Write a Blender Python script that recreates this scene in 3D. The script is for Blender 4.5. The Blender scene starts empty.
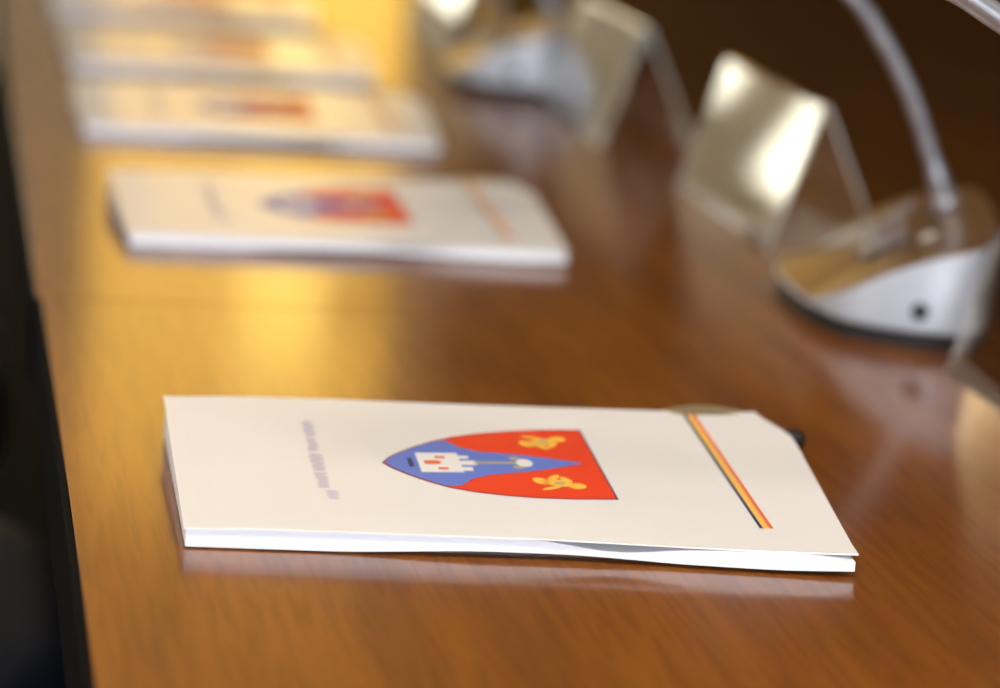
import bpy, bmesh, math, random
from mathutils import Vector, Matrix
random.seed(7)
S = bpy.context.scene
COL = S.collection
TZ = 0.75                                   # table top height

# ------------------------------------------------------------------ helpers
def obj(name, bm, mats, parent=None, smooth=False):
    me = bpy.data.meshes.new(name)
    bmesh.ops.recalc_face_normals(bm, faces=bm.faces[:])
    bm.to_mesh(me); bm.free()
    for m in (mats if isinstance(mats, (list, tuple)) else [mats]): me.materials.append(m)
    if smooth:
        for p in me.polygons: p.use_smooth = True
    o = bpy.data.objects.new(name, me); COL.objects.link(o)
    if parent is not None: o.parent = parent
    return o

def tag(o, label, cat, group=None):
    o['label'] = label; o['category'] = cat
    if group: o['group'] = group
    return o

def empty(name, loc=(0, 0, 0), rz=0, label=None, cat=None, group=None):
    o = bpy.data.objects.new(name, None); COL.objects.link(o)
    o.location = loc; o.rotation_euler = (0, 0, rz); o.empty_display_size = .05
    if label: tag(o, label, cat, group)
    return o

def struct(name, bm, mats, parent=None):
    o = obj(name, bm, mats, parent)
    if parent is None: o['kind'] = 'structure'
    return o

def dup(root, loc, rz, label):
    r = root.copy(); COL.objects.link(r); r.location = loc; r.rotation_euler = (0, 0, rz); r['label'] = label
    for ch in list(root.children):
        c = ch.copy(); COL.objects.link(c); c.parent = r
        for g in list(ch.children):
            d = g.copy(); COL.objects.link(d); d.parent = c
    return r

def add_box(bm, x0, x1, y0, y1, z0, z1, bev=0, seg=2, mat=0):
    r = bmesh.ops.create_cube(bm, size=1)
    vs = r['verts']
    for v in vs:
        v.co = Vector((x0 if v.co.x < 0 else x1, y0 if v.co.y < 0 else y1, z0 if v.co.z < 0 else z1))
    fs = list({f for v in vs for f in v.link_faces})
    for f in fs: f.material_index = mat
    if bev:
        es = list({e for f in fs for e in f.edges})
        bmesh.ops.bevel(bm, geom=es, offset=bev, segments=seg, profile=.5, affect='EDGES')
    return bm

def box(*a, **k): return add_box(bmesh.new(), *a, **k)

def add_tube(bm, pts, rad, n=14, cap=True):
    pts = [Vector(p) for p in pts]
    if not isinstance(rad, (list, tuple)): rad = [rad] * len(pts)
    rings = []; side = None
    for i, p in enumerate(pts):
        t = (pts[min(i + 1, len(pts) - 1)] - pts[max(i - 1, 0)]).normalized()
        if side is None:
            side = t.orthogonal().normalized()
        side = (side - t * side.dot(t)).normalized(); up = t.cross(side)
        rings.append([bm.verts.new(p + (side * math.cos(2 * math.pi * k / n) + up * math.sin(2 * math.pi * k / n)) * rad[i]) for k in range(n)])
    for a, b in zip(rings, rings[1:]):
        for k in range(n): bm.faces.new((a[k], a[(k + 1) % n], b[(k + 1) % n], b[k]))
    if cap:
        bm.faces.new(rings[0]); bm.faces.new(rings[-1])
    return bm

def tube(pts, rad, n=14): return add_tube(bmesh.new(), pts, rad, n)

def spline(pts, n=8):
    pts = [Vector(p) for p in pts]; out = []
    for i in range(len(pts) - 1):
        p0 = pts[max(i - 1, 0)]; p1 = pts[i]; p2 = pts[i + 1]; p3 = pts[min(i + 2, len(pts) - 1)]
        for k in range(n):
            t = k / n
            out.append(.5 * ((2 * p1) + (p2 - p0) * t + (2 * p0 - 5 * p1 + 4 * p2 - p3) * t * t + (3 * p1 - p0 - 3 * p2 + p3) * t ** 3))
    out.append(pts[-1]); return out

# ------------------------------------------------------------------ materials
def mat(name, col, rough=.5, metal=0, coat=0, coat_rough=.1, spec=.5, emit=None, estr=0):
    m = bpy.data.materials.new(name); m.use_nodes = True
    b = m.node_tree.nodes['Principled BSDF']
    b.inputs['Base Color'].default_value = (*col, 1); b.inputs['Roughness'].default_value = rough
    b.inputs['Metallic'].default_value = metal; b.inputs['Coat Weight'].default_value = coat
    b.inputs['Coat Roughness'].default_value = coat_rough; b.inputs['Specular IOR Level'].default_value = spec
    if emit:
        b.inputs['Emission Color'].default_value = (*emit, 1); b.inputs['Emission Strength'].default_value = estr
    return m

def noisy(m, c1, c2, scale, stretch=(1, 1, 1), detail=5, lo=.35, hi=.65, bump=0):
    nt = m.node_tree; N = nt.nodes; L = nt.links; b = N['Principled BSDF']
    tc = N.new('ShaderNodeTexCoord'); mp = N.new('ShaderNodeMapping'); mp.inputs['Scale'].default_value = stretch
    nz = N.new('ShaderNodeTexNoise'); nz.inputs['Scale'].default_value = scale; nz.inputs['Detail'].default_value = detail
    rp = N.new('ShaderNodeValToRGB')
    rp.color_ramp.elements[0].position = lo; rp.color_ramp.elements[0].color = (*c1, 1)
    rp.color_ramp.elements[1].position = hi; rp.color_ramp.elements[1].color = (*c2, 1)
    L.new(tc.outputs['Object'], mp.inputs['Vector']); L.new(mp.outputs[0], nz.inputs['Vector'])
    L.new(nz.outputs['Fac'], rp.inputs['Fac']); L.new(rp.outputs['Color'], b.inputs['Base Color'])
    if bump:
        bp = N.new('ShaderNodeBump'); bp.inputs['Strength'].default_value = bump; bp.inputs['Distance'].default_value = .001
        L.new(nz.outputs['Fac'], bp.inputs['Height']); L.new(bp.outputs[0], b.inputs['Normal'])
    return m

def wood(name, c1, c2, rough, coat, coat_rough, spec=.5):
    """veneer: long streaks along Y plus fine wavy pores"""
    m = mat(name, c1, rough, coat=coat, coat_rough=coat_rough, spec=spec)
    nt = m.node_tree; N = nt.nodes; L = nt.links; b = N['Principled BSDF']
    tc = N.new('ShaderNodeTexCoord')
    def nz(sc, scale, det, dist):
        mp = N.new('ShaderNodeMapping'); mp.inputs['Scale'].default_value = sc
        n = N.new('ShaderNodeTexNoise'); n.inputs['Scale'].default_value = scale; n.inputs['Detail'].default_value = det
        n.inputs['Distortion'].default_value = dist
        L.new(tc.outputs['Object'], mp.inputs['Vector']); L.new(mp.outputs[0], n.inputs['Vector']); return n
    a = nz((1, .09, 1), 22, 4, .8); f = nz((1, .055, 1), 210, 3, .6)
    r1 = N.new('ShaderNodeValToRGB')
    r1.color_ramp.elements[0].position = .36; r1.color_ramp.elements[0].color = (*c1, 1)
    r1.color_ramp.elements[1].position = .66; r1.color_ramp.elements[1].color = (*c2, 1)
    r2 = N.new('ShaderNodeValToRGB')
    r2.color_ramp.elements[0].position = .36; r2.color_ramp.elements[0].color = (.72, .66, .6, 1)
    r2.color_ramp.elements[1].position = .55; r2.color_ramp.elements[1].color = (1, 1, 1, 1)
    mx = N.new('ShaderNodeMix'); mx.data_type = 'RGBA'; mx.blend_type = 'MULTIPLY'; mx.inputs[0].default_value = .8
    L.new(a.outputs['Fac'], r1.inputs['Fac']); L.new(f.outputs['Fac'], r2.inputs['Fac'])
    L.new(r1.outputs['Color'], mx.inputs[6]); L.new(r2.outputs['Color'], mx.inputs[7])
    L.new(mx.outputs[2], b.inputs['Base Color'])
    return m

def acrylic(name):
    """clear sheet: see-through, mirror-like at grazing angles (Schlick)"""
    m = bpy.data.materials.new(name); m.use_nodes = True
    nt = m.node_tree; N = nt.nodes; L = nt.links; N.clear()
    out = N.new('ShaderNodeOutputMaterial'); mx = N.new('ShaderNodeMixShader')
    tr = N.new('ShaderNodeBsdfTransparent'); tr.inputs[0].default_value = (.93, .93, .91, 1)
    gl = N.new('ShaderNodeBsdfGlossy'); gl.inputs['Color'].default_value = (.98, .98, .96, 1); gl.inputs['Roughness'].default_value = .035
    lw = N.new('ShaderNodeLayerWeight'); lw.inputs['Blend'].default_value = .5
    pw = N.new('ShaderNodeMath'); pw.operation = 'POWER'; pw.inputs[1].default_value = 2.5
    ma = N.new('ShaderNodeMath'); ma.operation = 'MULTIPLY_ADD'; ma.inputs[1].default_value = .92; ma.inputs[2].default_value = .06
    L.new(lw.outputs['Facing'], pw.inputs[0]); L.new(pw.outputs[0], ma.inputs[0]); L.new(ma.outputs[0], mx.inputs[0])
    L.new(tr.outputs[0], mx.inputs[1]); L.new(gl.outputs[0], mx.inputs[2]); L.new(mx.outputs[0], out.inputs[0])
    return m

def frosted(name):
    m = bpy.data.materials.new(name); m.use_nodes = True
    nt = m.node_tree; N = nt.nodes; L = nt.links; N.clear()
    out = N.new('ShaderNodeOutputMaterial'); mx = N.new('ShaderNodeMixShader'); mx.inputs[0].default_value = .55
    tr = N.new('ShaderNodeBsdfTransparent'); df = N.new('ShaderNodeBsdfDiffuse'); df.inputs[0].default_value = (.75, .74, .68, 1)
    L.new(tr.outputs[0], mx.inputs[1]); L.new(df.outputs[0], mx.inputs[2]); L.new(mx.outputs[0], out.inputs[0])
    return m

M = {}
M['wood'] = wood('veneer_wood', (.186, .052, .0022), (.252, .078, .0040), .5, .75, .13, .15)
M['dark_wood'] = wood('dark_veneer', (.058, .0175, .0004), (.090, .029, .0007), .55, .03, .2, .12)
M['edge'] = mat('black_edge_band', (.0015, .0018, .0018), .8, spec=.1)
M['paper'] = noisy(mat('white_card', (.86, .82, .77), .55, coat=.7, coat_rough=.18), (.86, .825, .795), (.89, .86, .83), 9, detail=2)
M['page'] = mat('white_page', (.84, .85, .91), .7)
M['inner'] = mat('beige_sheet', (.62, .50, .30), .6)
M['red'] = mat('print_red', (.82, .052, .012), .5, coat=.2, coat_rough=.2)
M['blue'] = mat('print_blue', (.125, .20, .62), .5, coat=.2, coat_rough=.2)
M['navy'] = mat('print_navy', (.035, .04, .10), .5)
M['yellow'] = mat('print_yellow', (.92, .52, .07), .5)
M['olive'] = mat('print_olive', (.42, .38, .26), .5)
M['white'] = mat('print_white', (.80, .78, .76), .5)
M['grey_ink'] = mat('print_grey', (.60, .55, .60), .6)
M['orange'] = mat('print_orange', (.80, .16, .05), .5)
M['acrylic'] = acrylic('clear_acrylic')
M['cut_edge'] = frosted('frosted_acrylic_edge')
M['mic_body'] = noisy(mat('silver_plastic', (.62, .64, .68), .35, metal=.0, coat=.2), (.43, .46, .54), (.48, .51, .59), 30, detail=2)
M['mic_top'] = mat('bronze_grey_panel', (.20, .105, .040), .36, metal=.2, coat=.3, coat_rough=.15)  # brown of the reflected wood is put into the panel's colour
M['mic_screen'] = mat('lilac_grey_screen', (.30, .26, .30), .25, coat=.6)
M['mic_foot'] = mat('dark_rubber', (.022, .022, .025), .55)
M['neck'] = noisy(mat('grey_metal_neck', (.36, .36, .38), .32, metal=.7), (.30, .30, .33), (.42, .42, .44), 60, detail=2)
M['black'] = mat('black_plastic', (.006, .006, .007), .4)
M['button'] = mat('pale_button', (.62, .58, .5), .35)
M['foam'] = noisy(mat('black_foam', (.01, .01, .01), .95), (.006, .006, .006), (.018, .018, .018), 300)
M['leather'] = noisy(mat('black_leather', (.010, .011, .015), .55, spec=.3), (.005, .008, .017), (.009, .013, .027), 60, bump=.15)
M['chrome'] = mat('chair_metal', (.012, .012, .014), .4)
M['carpet'] = noisy(mat('dark_carpet', (.02, .018, .018), .95, spec=.1), (.003, .003, .003), (.008, .007, .007), 90)
M['wall_warm'] = noisy(mat('beige_plaster', (.62, .54, .40), .85), (.68, .61, .47), (.73, .66, .51), 3)
M['panel_wood'] = wood('wall_panelling', (.045, .014, .003), (.065, .021, .005), .6, .1, .3, .2)
M['ceiling'] = noisy(mat('ceiling_plaster', (.78, .74, .66), .9), (.77, .73, .65), (.80, .76, .68), 3)
M['pelmet'] = mat('coral_pelmet_cloth', (.85, .30, .13), .8)  # coral bar added for its reflection in the table
M['frame'] = mat('window_frame_paint', (.55, .50, .42), .5)
def emitter(name, col, s):  # glow for unseen windows and ceiling lights, added for their light
    m = mat(name, (.02, .02, .02), .5, emit=col, estr=s); return m
M['day_warm'] = emitter('sunlit_curtain', (1, .58, .10), 2.5)  # golden glow of an unseen window, placed for the table's glare
M['day_far'] = emitter('daylight_pane', (1, .97, .80), 4.0)
M['day_dim'] = emitter('drawn_curtain', (1, .62, .25), .9)  # dim warm glow, added to tint light on the farther folders
M['sun_patch'] = emitter('sun_on_curtain', (1, .68, .15), 4.6)  # brighter patch of glow, added for glare on the third folder
M['day_cool'] = emitter('cool_daylight_pane', (.80, .90, 1), 10.0)
M['lamp'] = emitter('ceiling_lamp_diffuser', (1, .88, .77), 37.0)
M['lamp_warm'] = emitter('warm_lamp_diffuser', (1, .74, .42), 14.0)  # added wall wash, brightens the far wall mirrored in the stands
M['lamp_frame'] = mat('lamp_frame', (.6, .6, .6), .4)

# ------------------------------------------------------------------ the room
X0, X1, Y0, Y1, H = -4.2, 5.2, -4.0, 9.0, 3.1
struct('floor', box(X0, X1, Y0, Y1, -.1, 0), M['carpet'])
struct('ceiling', box(X0 - .15, X1 + .15, Y0 - .15, Y1 + .15, H, H + .1), M['ceiling'])

def wall_with_holes(name, axis, at, thick, a0, a1, holes, m):
    """wall in the plane axis=at, spanning a0..a1 and floor..ceiling, with rectangular openings (a,b,z0,z1)"""
    bm = bmesh.new()
    cuts = sorted({a0, a1, *[h[0] for h in holes], *[h[1] for h in holes]})
    for a, b in zip(cuts, cuts[1:]):
        hs = [h for h in holes if h[0] <= a + 1e-6 and h[1] >= b - 1e-6]
        zs = [(0, H)] if not hs else [(0, hs[0][2]), (hs[0][3], H)]
        for z0, z1 in zs:
            if z1 - z0 < 1e-4: continue
            if axis == 'y': add_box(bm, a, b, min(at, at + thick), max(at, at + thick), z0, z1)
            else: add_box(bm, min(at, at + thick), max(at, at + thick), a, b, z0, z1)
    return struct(name, bm, m)

def unseen_window(n, axis, at, thick, a, b, z0, z1, pane_mat, mull=1, f=.05):
    """frame + mullions standing in the wall opening, one lit pane behind"""
    bm = bmesh.new()
    def bar(a_, b_, c, d):
        lo, hi = (at + thick * .35, at + thick * .65)
        lo, hi = min(lo, hi), max(lo, hi)
        if axis == 'y': add_box(bm, a_, b_, lo, hi, c, d, bev=.004, seg=1)
        else: add_box(bm, lo, hi, a_, b_, c, d, bev=.004, seg=1)
    bar(a, a + f, z0, z1); bar(b - f, b, z0, z1); bar(a + f, b - f, z0, z0 + f); bar(a + f, b - f, z1 - f, z1)
    for k in range(1, mull + 1):
        c = a + (b - a) * k / (mull + 1); bar(c - .02, c + .02, z0 + f, z1 - f)
    o = struct('window_%d' % n, bm, M['frame'])
    bm = bmesh.new(); q = at + thick * .8
    lo, hi = min(q, q + .01), max(q, q + .01)
    if axis == 'y': add_box(bm, a, b, lo, hi, z0, z1)
    else: add_box(bm, lo, hi, a, b, z0, z1)
    obj('pane', bm, pane_mat, o)
    return o

FAR = [(-1.88, -1.515, 1.0, 2.6), (-1.33, -1.13, 1.10, 2.6), (-.78, -.42, .86, 2.6), (.42, 1.45, .62, 2.93)]  # unseen windows, sized and placed for reflections in the stands and table
wall_with_holes('wall_far', 'y', Y1, .15, X0 - .15, X1 + .15, FAR, M['wall_warm'])
for k in range(3): unseen_window(k + 1, 'y', Y1, .15, *FAR[k], M['day_far'], mull=0, f=.025)
w4 = unseen_window(4, 'y', Y1, .15, *FAR[3], M['day_warm'], mull=0)
obj('sunlit_curtain', box(.94, 1.20, Y1 + .10, Y1 + .115, 1.95, 2.45, bev=.006), M['sun_patch'], w4)  # added bright patch, gives the farther folders their golden glare
struct('trim_1', box(1.56, X1, Y1 - .03, Y1, .05, H - .02, bev=.004, seg=1), M['panel_wood'])   # wood panelling right of the windows
struct('trim_2', box(X0, -2.02, Y1 - .03, Y1, .05, H - .02, bev=.004, seg=1), M['panel_wood'])  # unseen dark panel, added to darken the right-hand stand's reflection
struct('trim_3', box(.30, 1.53, Y1 - .10, Y1, 2.94, 3.07, bev=.01, seg=2), M['pelmet'])  # unseen coral bar, added to reflect an orange band in the table
LW = [(0.2, 2.2, .8, 2.6), (3.6, 5.6, .8, 2.6)]  # unseen side windows, added as light sources
wall_with_holes('wall_left', 'x', X0, -.15, Y0, Y1, LW, M['wall_warm'])
unseen_window(5, 'x', X0, -.15, *LW[0], M['day_far'])
unseen_window(6, 'x', X0, -.15, *LW[1], M['day_dim'])
wall_with_holes('wall_right', 'x', X1, .15, Y0, Y1, [], M['panel_wood'])
BW = [(-2.2, 2.4, .7, 2.7)]  # unseen window behind the camera, added for cool light on folder edges
wall_with_holes('wall_back', 'y', Y0, -.15, X0 - .15, X1 + .15, BW, M['wall_warm'])
unseen_window(7, 'y', Y0, -.15, *BW[0], M['day_cool'], mull=3)
struct('baseboard_left', box(X0, X0 + .02, Y0, Y1, 0, .1, bev=.004, seg=1), M['panel_wood'])

# unseen ceiling lights, added: near pair for folders, far pair to brighten the wall
for i, (lx, ly) in enumerate([(-.9, .3), (1.3, .3), (-2.0, 7.9), (-.5, 7.9)]):
    side = 'left' if lx < 0 else 'right'
    row = 'above the nearest folder' if ly < 2 else 'by the far wall'
    t = empty('ceiling_lamp', (lx, ly, H), 0, 'square warm white ceiling lamp %s, on the %s side' % (row, side), 'lamp', 'ceiling lamps')
    bm = bmesh.new()
    for a in ((-.33, -.3, -.33, .33), (.3, .33, -.33, .33), (-.3, .3, -.33, -.3), (-.3, .3, .3, .33)):
        add_box(bm, *a, -.05, 0)
    obj('lamp_frame', bm, M['lamp_frame'], t)
    obj('diffuser', box(-.3, .3, -.3, .3, -.035, -.02), M['lamp' if ly < 2 else 'lamp_warm'], t)

# ------------------------------------------------------------------ the tables
def table(y0, y1, xl, label):
    t = empty('conference_table', (0, 0, TZ), 0, label, 'table', 'conference tables end to end')
    xr = 2.40
    obj('tabletop', box(xl, .705, y0, y1, -.012, 0, bev=.0003), M['wood'], t)
    obj('tabletop', box(1.75, xr, y0, y1, -.012, 0, bev=.0003), M['wood'], t)
    obj('centre_panel', box(.707, 1.748, y0, y1, -.014, -.001, bev=.001), M['dark_wood'], t)
    bm = bmesh.new()
    add_box(bm, xl - .004, xl - .0002, y0, y1, -.050, -.0002, bev=.001)
    add_box(bm, xl + .0, xr - .0, y0, y1, -.050, -.0145)
    obj('edge_band', bm, M['edge'], t)
    obj('apron', box(.55, 1.9, y0 + .12, y1 - .12, -.60, -.0505), M['panel_wood'], t)
    for sy in (y0 + .25, y1 - .25):
        bm = bmesh.new(); add_box(bm, .52, 1.93, sy - .06, sy + .06, -.70, -.602, bev=.006)
        add_box(bm, .45, 2.0, sy - .09, sy + .09, -.75, -.70, bev=.01)
        obj('leg', bm, M['edge'], t)
    return t
table(-.9, 1.826, .0662, 'orange-brown varnished wood table carrying the sharp nearest folder')
table(1.828, 5.0, .0635, 'orange-brown varnished wood table beyond the cross seam, carrying the blurred folders')

# ------------------------------------------------------------------ the folder
W, D = .312, .210
def sm(a, b, x):
    t = min(1, max(0, (x - a) / (b - a))); return t * t * (3 - 2 * t)
def z_cover(u, v):
    """underside-to-top height of the cover's upper face"""
    z = .0105 + .0112 * v / D
    z += .0012 * sm(.80, 1.0, u / W) * sm(.0, 1, v / D)
    z -= .0009 * (1 - sm(0, .03, u)) * 1.0
    return z
def front_line(u):      # the cover's front edge overhangs a little to the right
    return -.002 - .006 * sm(.45, .9, u / W)
def rear_line(u):
    return D + .005 * sm(.4, 1, u / W) - .004 * (1 - sm(0, .3, u / W))
def right_line(v):      # the right edge leans outward, then rounds off behind
    s = v / D
    return W - .004 + .012 * min(1, max(0, s) / .86) - .011 * sm(.80, 1.03, s)
def left_line(v): return -.003 * v / D

def sheet(nu, nv, top, bot, fl=front_line, rl=rear_line, xr=right_line, u0=0.0):
    """closed slab between two height fields over the folder's outline"""
    bm = bmesh.new(); T = []; B = []
    for i in range(nu + 1):
        rt = []; rb = []
        for j in range(nv + 1):
            s = i / nu; q = j / nv
            u_ = u0 + (W - u0) * s
            v = fl(u_) + (rl(u_) - fl(u_)) * q
            lf = u0 + left_line(v); u = lf + (xr(v) - lf) * s
            rt.append(bm.verts.new((u, v, top(u, v)))); rb.append(bm.verts.new((u, v, bot(u, v))))
        T.append(rt); B.append(rb)
    for i in range(nu):
        for j in range(nv):
            bm.faces.new((T[i][j], T[i + 1][j], T[i + 1][j + 1], T[i][j + 1]))
            bm.faces.new((B[i][j], B[i][j + 1], B[i + 1][j + 1], B[i + 1][j]))
    for i in range(nu):
        bm.faces.new((T[i][0], B[i][0], B[i + 1][0], T[i + 1][0])); bm.faces.new((T[i][nv], T[i + 1][nv], B[i + 1][nv], B[i][nv]))
    for j in range(nv):
        bm.faces.new((T[0][j], T[0][j + 1], B[0][j + 1], B[0][j])); bm.faces.new((T[nu][j], B[nu][j], B[nu][j + 1], T[nu][j + 1]))
    return bm

def poly(bm, pts, dz, mi=0, closed=True, n=3):
    """flat print on the cover: outline in folder millimetres"""
    out = []
    for k in range(len(pts)):
        a = pts[k]; b = pts[(k + 1) % len(pts)]
        for s in range(n):
            t = s / n; u = (a[0] + (b[0] - a[0]) * t) / 1000; v = (a[1] + (b[1] - a[1]) * t) / 1000
            out.append(bm.verts.new((u, v, z_cover(u, v) + dz)))
    f = bm.faces.new(out); f.material_index = mi
    r = bmesh.ops.triangulate(bm, faces=[f], ngon_method='EAR_CLIP')
    for g in r['faces']: g.material_index = mi
    return bm

def blob(bm, cu, cv, ru, rv, dz, mi, rot=0, k=12):
    poly(bm, [(cu + ru * math.cos(rot) * math.cos(a) - rv * math.sin(rot) * math.sin(a), cv + ru * math.sin(rot) * math.cos(a) + rv * math.cos(rot) * math.sin(a))
              for a in [2 * math.pi * i / k for i in range(k)]], dz, mi, n=1)

def make_folder():
    t = empty('paper_folder', (0, 0, TZ))
    tag(t, 'x', 'folder', 'white folders laid out along the table')
    gap = lambda u, v: (.0040 * math.exp(-((u / W - .63) / .085) ** 2) + .0022 * sm(.90, 1, u / W)) * (1 - sm(.25, .9, v / D))
    cover = obj('front_cover', sheet(40, 16, z_cover, lambda u, v: z_cover(u, v) - .0007), M['paper'], t)
    lift = lambda u, v: .0006 + .0024 * sm(.20, .45, u / W) * (1 - sm(.1, .8, v / D)) - .0014 * sm(.55, .75, u / W) * (1 - sm(.1, .8, v / D)) + .0010 * sm(.85, 1, u / W)
    pg = lambda u, v: max(z_cover(u, v) - .0009 - gap(u, v), lift(u, v) + .0022)
    obj('pages', sheet(48, 14, pg, lift, fl=lambda u: -.0005 - .0105 * sm(.5, 1, u / W), rl=lambda u: rear_line(u) - .003,
                       xr=lambda v: W - .006 + .002 * sm(0, 1, v / D), u0=.0012), M['page'], t)
    obj('back_cover', sheet(30, 6, lambda u, v: .0005, lambda u, v: .0001, fl=lambda u: .010, rl=lambda u: D - .006, xr=lambda v: W - .012, u0=.003), M['paper'], t)
    # beige inner sheet curling up behind the right rear corner
    bm = bmesh.new(); n = 14; rows = []
    for j in range(5):
        r = []
        for i in range(n + 1):
            s = i / n; u = .256 + .050 * s; v = .196 + .0052 * j
            z = z_cover(u, v if v < D else D) - .0016 + (.0046 * math.sin(math.pi * s) ** .7) * sm(1, 4, j)
            r.append(bm.verts.new((u, v, z)))
        rows.append(r)
    for a, b in zip(rows, rows[1:]):
        for i in range(n): bm.faces.new((a[i], a[i + 1], b[i + 1], b[i]))
    bmesh.ops.solidify(bm, geom=bm.faces[:], thickness=.0003)
    o = obj('inner_sheet', bm, M['inner'], t); o['label'] = 'beige inner sheet curling up behind the cover'
    # coat of arms
    bm = bmesh.new()
    SH = [(100, 115), (104, 124), (110, 132), (118, 141), (128, 150), (140, 158), (154, 164), (170, 168.5), (186, 171), (207, 172), (207, 60),
          (186, 60), (170, 61.5), (154, 65), (140, 70), (128, 77), (118, 87), (110, 97), (104, 106)]
    grow = lambda pts, k: [(153 + (u - 153) * k, 115.5 + (v - 115.5) * k) for u, v in pts]
    poly(bm, grow(SH, 1.018), .00008, 3)
    poly(bm, SH, .00016, 0)
    BL = [(100.6, 115), (104, 123.4), (110, 131.2), (118, 140.2), (127, 148.4), (134, 152), (141, 140), (150, 133), (165, 130), (180, 125), (192, 119.5), (200, 115.5),
          (192, 111), (180, 105), (165, 100), (150, 96), (141, 90), (134, 79), (127, 78.5), (118, 87.8), (110, 97.8), (104, 106.6)]
    poly(bm, BL, .00026, 1)
    # castle with towers, gate and windows
    poly(bm, [(117, 99.5), (117, 130.5), (138, 130.5), (138, 126), (143, 126), (143, 121), (138, 121), (138, 118), (146, 118), (146, 111), (138, 111), (138, 108), (143, 108), (143, 102), (138, 102), (138, 99.5)], .00036, 4, n=1)
    poly(bm, [(120, 112), (120, 118), (127, 118), (129, 115), (127, 112)], .00044, 5, n=1)
    for v in (105, 123):
        poly(bm, [(126, v - 1.5), (126, v + 2), (131, v + 2), (131, v - 1.5)], .00044, 5, n=1)
    poly(bm, [(112, 108), (112, 122), (114.5, 122), (114.5, 108)], .00036, 3, n=1)
    # staff with a pale finial
    poly(bm, [(145, 113), (145, 117), (166, 116.6), (166, 113.4)], .00036, 6, n=1)
    blob(bm, 170, 115, 4.2, 6.5, .00036, 4); blob(bm, 166, 122, 3, 3, .00036, 6); blob(bm, 166, 108, 3, 3, .00036, 6)
    # two yellow rampant beasts
    for cu, cv, sg in ((184, 150, 1), (182, 84, -1)):
        blob(bm, cu, cv, 8.5, 5.2, .00026, 2, .5 * sg); blob(bm, cu + 9, cv + 5 * sg, 4.5, 4.6, .00026, 2)
        blob(bm, cu - 8, cv - 3 * sg, 3.6, 5.6, .00026, 2, .3); blob(bm, cu - 1, cv - 8 * sg, 2.2, 5.2, .00026, 2, .6 * sg)
        blob(bm, cu + 5, cv - 5 * sg, 2, 5, .00026, 2, -.5 * sg); blob(bm, cu - 4, cv + 8 * sg, 6, 1.9, .00026, 2, -.5 * sg)
        blob(bm, cu + 1, cv + .5 * sg, 3, 2, .00032, 6)
    for v in bm.verts:
        dy = .0115 * min(1, max(0, (.207 - v.co.x) / .107)); v.co.y -= dy; v.co.z -= .0112 * dy / D
    o = obj('coat_of_arms', bm, [M['red'], M['blue'], M['yellow'], M['navy'], M['white'], M['orange'], M['olive']], cover)
    o['label'] = 'red and blue shield with a white castle and two yellow beasts'
    # tricolour ribbon stripe
    bm = bmesh.new()
    for k, (a, b) in enumerate([(268.6, 270.2), (270.5, 273.0), (273.3, 275.3)]):
        N = 12
        for q in range(N):
            v0 = 24 + (209 - 24) * q / N; v1 = 24 + (209 - 24) * (q + 1) / N
            poly(bm, [(a, v0), (b, v0), (b, v1), (a, v1)], .00016, k, n=1)
    o = obj('tricolour_stripe', bm, [M['navy'], M['yellow'], M['orange']], cover)
    o['label'] = 'thin blue, yellow and red stripe across the cover'
    # one faint line of small grey print, unreadable in the photograph
    bm = bmesh.new(); rnd = random.Random(3)
    for va, vb, ua, h in ((168, 142, 65, 5.0), (138, 118, 65, 4.4), (113, 88, 64.5, 6.2), (84, 62, 65, 5.6), (57, 44, 68.5, 5.4)):
        v = va
        while v > vb:
            w = rnd.uniform(2.2, 3.4)
            blob(bm, ua + h / 2 + rnd.uniform(-.5, .5), v - w / 2, h / 2 * rnd.uniform(.9, 1.35), w / 2 * 1.1, .00016, 0, rnd.uniform(-.25, .25), 10)
            v -= w * .95
    obj('title_print', bm, M['grey_ink'], cover)
    return t

folder = make_folder()
place = [((.1130, 1.2764), -.0351, 'sharp nearest white folder with red and blue shield, dark pen end behind it'),
         ((.1297, 2.0165), .0113, 'slightly blurred white folder just beyond the table seam, second from the camera'),
         ((.1206, 2.5339), -.0009, 'blurred white folder with yellow light patch, third from the camera'),
         ((.1270, 2.985), .004, 'very blurred white folder, fourth from the camera'),
         ((.1250, 3.50), -.01, 'farthest white folder, cut by the top edge of the photo')]
for i, ((x, y), a, lab) in enumerate(place):
    if i == 0:
        folder.location = (x, y, TZ + .0003); folder.rotation_euler = (0, 0, a); folder['label'] = lab
    else:
        dup(folder, (x, y, TZ + .0003), a, lab)

# pen behind the first folder
t = empty('pen', (.3245, 1.513, TZ + .0055), -.13, 'dark pen lying behind the nearest folder, black end showing at its corner', 'pen')
obj('barrel', tube([(0, 0, 0), (.10, 0, 0)], .0050, 16), M['inner'], t, True)
obj('cap', tube([(.10, 0, 0), (.102, 0, 0), (.136, 0, 0), (.139, 0, 0)], [.0050, .0055, .0055, .0035], 16), M['black'], t, True)
obj('tip', tube([(-.012, 0, 0), (0, 0, 0)], [.001, .0048], 16), M['black'], t, True)

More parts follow.
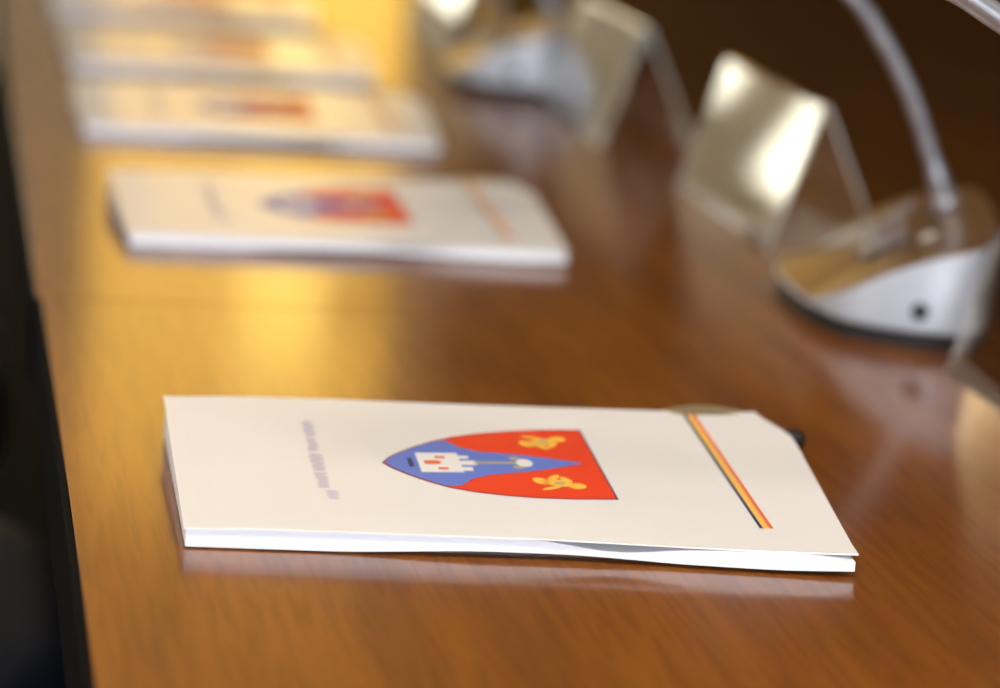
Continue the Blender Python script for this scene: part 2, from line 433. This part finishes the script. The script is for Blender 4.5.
# ------------------------------------------------------------------ acrylic name stands
def make_tent():
    t = empty('name_stand', (0, 0, TZ), 0, 'x', 'name stand', 'clear acrylic name stands')
    L, hw, h, th, r = .285, .046, .112, .0028, .0035
    # outline of an inverted V with a rounded ridge, outer then inner
    out = [(-hw, 0)]; sl = Vector((hw, h)).normalized()
    for k in range(7):
        a = math.pi - math.atan2(hw, h) - (math.pi - 2 * math.atan2(hw, h)) * k / 6
        out.append((r * math.cos(a), h - r * 2.3 + r * math.sin(a) + .004))
    out.append((hw, 0))
    def offset(p, q, d):
        n = Vector((q[1] - p[1], -(q[0] - p[0]))).normalized(); return n * d
    inn = []
    for k, p in enumerate(out):
        a = out[max(k - 1, 0)]; b = out[min(k + 1, len(out) - 1)]
        n = Vector((b[1] - a[1], -(b[0] - a[0]))).normalized() * th
        inn.append((p[0] + n.x, max(0, p[1] + n.y) if 0 < k < len(out) - 1 else 0))
    prof = out + inn[::-1]
    bm = bmesh.new()
    A = [bm.verts.new((x, 0, z)) for x, z in prof]; B = [bm.verts.new((x, L, z)) for x, z in prof]
    n = len(prof)
    for k in range(n): bm.faces.new((A[k], A[(k + 1) % n], B[(k + 1) % n], B[k]))
    m = len(out)
    for R_ in (A, B):
        for v in R_: v.co.x += -.010 * min(1, v.co.z / h) if v.co.z > 0 else 0
    for R in (A, B):
        for k in range(m - 1):
            bm.faces.new((R[k], R[k + 1], R[n - 2 - k], R[n - 1 - k])).material_index = 1
    obj('acrylic_sheet', bm, [M['acrylic'], M['cut_edge']], t)
    return t
tent = make_tent()
tents = [((.6560, 2.1180), 0, 'clear acrylic name stand with two bright reflections, beside the silver microphone base'),
         ((.6600, 1.4230), 0, 'clear acrylic name stand cut by the right edge of the photo'),
         ((.6370, 2.6300), .0, 'blurred clear acrylic name stand at top centre, second from the sharp one'),
         ((.6000, 3.3000), .0, 'farthest acrylic name stand, a pale glint at the top edge of the photo')]
for i, ((x, y), a, lab) in enumerate(tents):
    if i == 0: tent.location = (x, y, TZ); tent['label'] = lab
    else: dup(tent, (x, y, TZ), a, lab)

# ------------------------------------------------------------------ delegate microphones
def make_mic():
    t = empty('conference_microphone', (0, 0, TZ), 0, 'x', 'microphone', 'delegate microphones on the table')
    ctrl = [(640, 1785), (662, 1806), (684, 1858), (704, 1922), (722, 1985), (731, 2040), (716, 2066), (680, 2070), (630, 2060), (592, 2035), (573, 1985),
            (565, 1925), (564, 1868), (573, 1824), (600, 1797)]
    ctrl = [Vector((a / 1000, b / 1000, 0)) for a, b in ctrl]
    n = len(ctrl); ol = []
    for i in range(n):
        p0, p1, p2, p3 = ctrl[i - 1], ctrl[i], ctrl[(i + 1) % n], ctrl[(i + 2) % n]
        for k in range(6):
            s = k / 6
            ol.append(.5 * ((2 * p1) + (p2 - p0) * s + (2 * p0 - 5 * p1 + 4 * p2 - p3) * s * s + (3 * p1 - p0 - 3 * p2 + p3) * s ** 3))
    c = Vector((.640, 1.930, 0))
    def ztop(x, y):
        d = (x - .565) * .959 - (y - 1.865) * .284
        return max(.015, .0165 + .46 * d + .010 * math.sin(math.pi * min(1, max(0, d / .115))))
    def ring(bm, k, zf): return [bm.verts.new(((p.x - c.x) * k, (p.y - c.y) * k, zf(c.x + (p.x - c.x) * k, c.y + (p.y - c.y) * k))) for p in ol]
    def loft(bm, rs, mi=0, cap0=False, cap1=True):
        m = len(rs[0])
        for a, b in zip(rs, rs[1:]):
            for k in range(m): bm.faces.new((a[k], a[(k + 1) % m], b[(k + 1) % m], b[k]))
        if cap0: bm.faces.new(rs[0][::-1])
        if cap1:
            cx = sum((v.co for v in rs[-1]), Vector()) / m
            cv = bm.verts.new(cx)
            for k in range(m): bm.faces.new((rs[-1][k], rs[-1][(k + 1) % m], cv))
    bm = bmesh.new()
    loft(bm, [ring(bm, .97, lambda x, y: .0004), ring(bm, .985, lambda x, y: .0110)], cap0=True)
    obj('foot', bm, M['mic_foot'], t)
    bm = bmesh.new()
    loft(bm, [ring(bm, .985, lambda x, y: .0112), ring(bm, 1.0, lambda x, y: .0130), ring(bm, 1.0, lambda x, y: ztop(x, y) - .003), ring(bm, .992, lambda x, y: ztop(x, y) - .0004), ring(bm, .98, ztop)], cap0=True)
    body = obj('body', bm, M['mic_body'], t)
    for p in body.data.polygons: p.use_smooth = True
    md = body.modifiers.new('split', 'EDGE_SPLIT'); md.split_angle = math.radians(32)
    bm = bmesh.new()
    loft(bm, [ring(bm, .985, lambda x, y: ztop(x, y) - .001), ring(bm, .985, lambda x, y: ztop(x, y) + .0007), ring(bm, .975, lambda x, y: ztop(x, y) + .0012)])
    top = obj('top_panel', bm, M['mic_top'], t)
    def patch(name, pts, lift, m, parent, th=.0009):
        bm = bmesh.new()
        a = [bm.verts.new((x - c.x, y - c.y, ztop(x, y) + lift)) for x, y in pts]
        b = [bm.verts.new((x - c.x, y - c.y, ztop(x, y) + lift + th)) for x, y in pts]
        k = len(pts); bm.faces.new(b); bm.faces.new(a[::-1])
        for i in range(k): bm.faces.new((a[i], a[(i + 1) % k], b[(i + 1) % k], b[i]))
        return obj(name, bm, m, parent)
    # direction vectors of the unit (long axis leans to the right going away)
    e = Vector((.959, -.284, 0)); f = Vector((.284, .959, 0))
    def quad(o, a, b): # corner o, size a along e and b along f
        o = Vector((o[0], o[1], 0)); return [(o.x, o.y), ((o + e * a).x, (o + e * a).y), ((o + e * a + f * b).x, (o + e * a + f * b).y), ((o + f * b).x, (o + f * b).y)]
    patch('screen', quad((.607, 1.905), .030, .105), .0014, M['mic_screen'], top)
    patch('speaker_grille', quad((.620, 2.035), .062, .012), .0014, M['mic_body'], top)
    for k, (ex, ey) in enumerate([(.640, 1.868), (.652, 1.895)]):
        o = patch('button', [(ex + .006 * math.cos(q * math.pi / 5), ey + .006 * math.sin(q * math.pi / 5)) for q in range(10)], .0014, M['button'] if k == 0 else M['black'], top, .003)
    # jack socket in the side facing the camera
    q = min(range(len(ol)), key=lambda k: abs(ol[k].x - .6120) + (9 if ol[k].y > 1.85 else 0))
    tg = (ol[(q + 1) % len(ol)] - ol[q - 1]).normalized(); nrm = Vector((tg.y, -tg.x, 0))
    if nrm.y > 0: nrm = -nrm
    P = Vector((ol[q].x - c.x, ol[q].y - c.y, .0255))
    obj('jack_socket', tube([P - nrm * .004, P + nrm * .0016], .0058, 18), M['black'], body)
    # gooseneck
    fx, fy = .690 - c.x, 1.985 - c.y
    zf = ztop(.690, 1.985)
    obj('neck_socket', tube([(fx, fy, zf - .006), (fx, fy, zf + .006), (fx, fy, zf + .010)], [.0105, .0105, .008], 20), M['neck'], top, True)
    path = spline([(fx, fy, zf + .004), (.676 - c.x, fy, .099), (.655 - c.x, fy, .144), (.631 - c.x, fy, .180), (.611 - c.x, fy, .203), (.577 - c.x, fy, .229), (.53 - c.x, fy, .245)], 6)
    nk = obj('gooseneck', tube(path, [.0074 if i < 5 else .0058 for i in range(len(path))], 14), M['neck'], t, True)
    obj('microphone_head', tube(spline([(.532 - c.x, fy, .2445), (.528 - c.x, fy, .246), (.515 - c.x, fy, .250), (.49 - c.x, fy, .256), (.47 - c.x, fy, .260), (.464 - c.x, fy, .261)], 3),
                                [.006, .007, .009, .011, .012, .0125, .0127, .013, .013, .013, .013, .0125, .012, .010, .006, .002][:16], 18), M['foam'], nk, True)
    t.location = (c.x + .002, c.y - .022, TZ)
    return t
mic = make_mic()
mic['label'] = 'silver wedge microphone base with black jack hole and curved grey gooseneck'
dup(mic, (.640 - .045, 1.930 + 1.150, TZ), 0, 'blurred grey microphone base at top centre beside the blurred name stand')
r = dup(mic, (.640 + .010, 1.930 - .700, TZ), 0, 'microphone outside the right edge, only its bright gooseneck crossing the top right corner')
# this one's gooseneck is bent a little flatter: its own mesh
for ch in r.children:
    if ch.name.startswith('gooseneck'):
        pth = spline([(.050, .055, .058), (.034, .055, .115), (.0, .055, .160), (-.055, .055, .193), (-.115, .055, .2205), (-.1795, .055, .2555), (-.209, .055, .2700), (-.270, .055, .289)], 6)
        bm = tube(pth, [.0074 if i < 5 else .0060 for i in range(len(pth))], 14); me = bpy.data.meshes.new('gooseneck'); bm.to_mesh(me); bm.free()
        me.materials.append(M['neck'])
        for p in me.polygons: p.use_smooth = True
        ch.data = me
        for g in ch.children: g.location = (-.270 - (.53 - .640), 0, .289 - .245)

# ------------------------------------------------------------------ chairs
def make_chair():
    t = empty('office_chair', (0, 0, 0), 0, 'x', 'chair', 'black chairs along the table')
    def cushion(name, x0, x1, y0, y1, z0, z1, bev, tilt=0, piv=(0, 0)):
        bm = box(x0, x1, y0, y1, z0, z1, bev=bev, seg=5)
        if tilt:
            bmesh.ops.rotate(bm, verts=bm.verts[:], cent=(piv[0], 0, piv[1]), matrix=Matrix.Rotation(tilt, 3, 'Y'))
        return obj(name, bm, M['leather'], t, True)
    # seat: rounded front corners in plan, crowned padding
    bm = bmesh.new(); ol = []
    hw, r = .33, .22
    for k in range(13):
        a = math.pi / 2 * k / 12; ol.append((.095 - r + r * math.sin(a) , -(hw - r) - r * math.cos(a)))
    for k in range(13):
        a = math.pi / 2 * k / 12; ol.append((.095 - r + r * math.cos(a), (hw - r) + r * math.sin(a)))
    ol += [(-.40, hw), (-.46, hw - .06), (-.46, -hw + .06), (-.40, -hw)]
    rings = [[bm.verts.new((-.16 + (x + .16) * q, y * q, z)) for x, y in ol] for q, z in ((.93, .375), (.985, .385), (1, .41), (1, .435), (.985, .456), (.95, .468), (.88, .474), (.5, .478))]
    for a, b in zip(rings, rings[1:]):
        for k in range(len(ol)): bm.faces.new((a[k], a[(k + 1) % len(ol)], b[(k + 1) % len(ol)], b[k]))
    bm.faces.new(rings[0][::-1]); bm.faces.new(rings[-1])
    obj('seat', bm, M['leather'], t, True)
    cushion('backrest', -.54, -.44, -.25, .25, .47, 1.02, .045, -.12, (-.49, .47))
    for s in (-1, 1):
        bm = tube(spline([(-.44, s * .300, .655), (-.30, s * .305, .662), (-.20, s * .305, .660), (-.13, s * .300, .650), (-.11, s * .300, .61), (-.13, s * .300, .54), (-.18, s * .295, .46)], 6),
                  [.026] * 37, 14)
        obj('armrest', bm, M['leather'], t, True)
        obj('arm_bracket', tube([(-.18, s * .295, .46), (-.18, s * .27, .40)], .014, 10), M['chrome'], t, True)
    obj('gas_column', tube([(-.2, 0, .10), (-.2, 0, .24), (-.2, 0, .24), (-.2, 0, .385)], [.03, .03, .018, .018], 16), M['chrome'], t)
    for k in range(5):
        a = 2 * math.pi * k / 5 + .3; ca, sa = math.cos(a), math.sin(a)
        lg = obj('leg', tube([(-.2, 0, .105), (-.2 + .16 * ca, .16 * sa, .095), (-.2 + .30 * ca, .30 * sa, .070)], [.028, .022, .016], 10), M['chrome'], t, True)
        cx, cy = -.2 + .29 * ca, .29 * sa
        obj('caster', tube([(cx - .012 * sa, cy + .012 * ca, .029), (cx + .012 * sa, cy - .012 * ca, .029)], .028, 16), M['black'], lg, True)
    return t
chair = make_chair()
chair.location = (.014, 2.11, 0); chair.rotation_euler = (0, 0, .02)
chair['label'] = 'black leather chair at the left edge, its rounded seat front lower left, nearest the camera'
dup(chair, (-.02, 2.97, 0), .0, 'black leather chair in the dark at upper left, beside the third folder')

# ------------------------------------------------------------------ spot lamp maker, not called; an added glow patch gives the golden glare
def spot(name, loc, target, energy, col, size, blend, radius):
    l = bpy.data.lights.new(name, 'SPOT'); l.energy = energy; l.color = col; l.spot_size = size; l.spot_blend = blend; l.shadow_soft_size = radius
    o = bpy.data.objects.new(name, l); COL.objects.link(o); o.location = loc
    o.rotation_euler = (Vector(target) - Vector(loc)).to_track_quat('-Z', 'Y').to_euler()
    return o

# world: faint neutral
w = bpy.data.worlds.new('world'); S.world = w; w.use_nodes = True
w.node_tree.nodes['Background'].inputs[0].default_value = (.8, .85, 1, 1)
w.node_tree.nodes['Background'].inputs[1].default_value = .3

# ------------------------------------------------------------------ camera
cd = bpy.data.cameras.new('camera'); cam = bpy.data.objects.new('camera', cd); COL.objects.link(cam)
rt = Vector((.981467, -.175707, .076481)); up = Vector((-.037714, .214197, .976062)); fw = Vector((.187883, .960857, -.203601))
mw = Matrix.Identity(4)
for r_ in range(3):
    mw[r_][0] = rt[r_]; mw[r_][1] = up[r_]; mw[r_][2] = -fw[r_]
mw[0][3], mw[1][3], mw[2][3] = 0, 0, TZ + .36874
cam.matrix_world = mw
cd.sensor_width = 36; cd.lens = 2969.6 / 1000 * 36; cd.clip_start = .02
cd.dof.use_dof = True; cd.dof.focus_distance = 1.37; cd.dof.aperture_fstop = 4.2; cd.dof.aperture_blades = 0
S.camera = cam

S.view_settings.view_transform = 'Standard'; S.view_settings.look = 'None'
S.view_settings.exposure = 0; S.view_settings.gamma = 1; S.view_settings.use_curve_mapping = False
S.cycles.use_denoising = True
S.cycles.transparent_max_bounces = 16
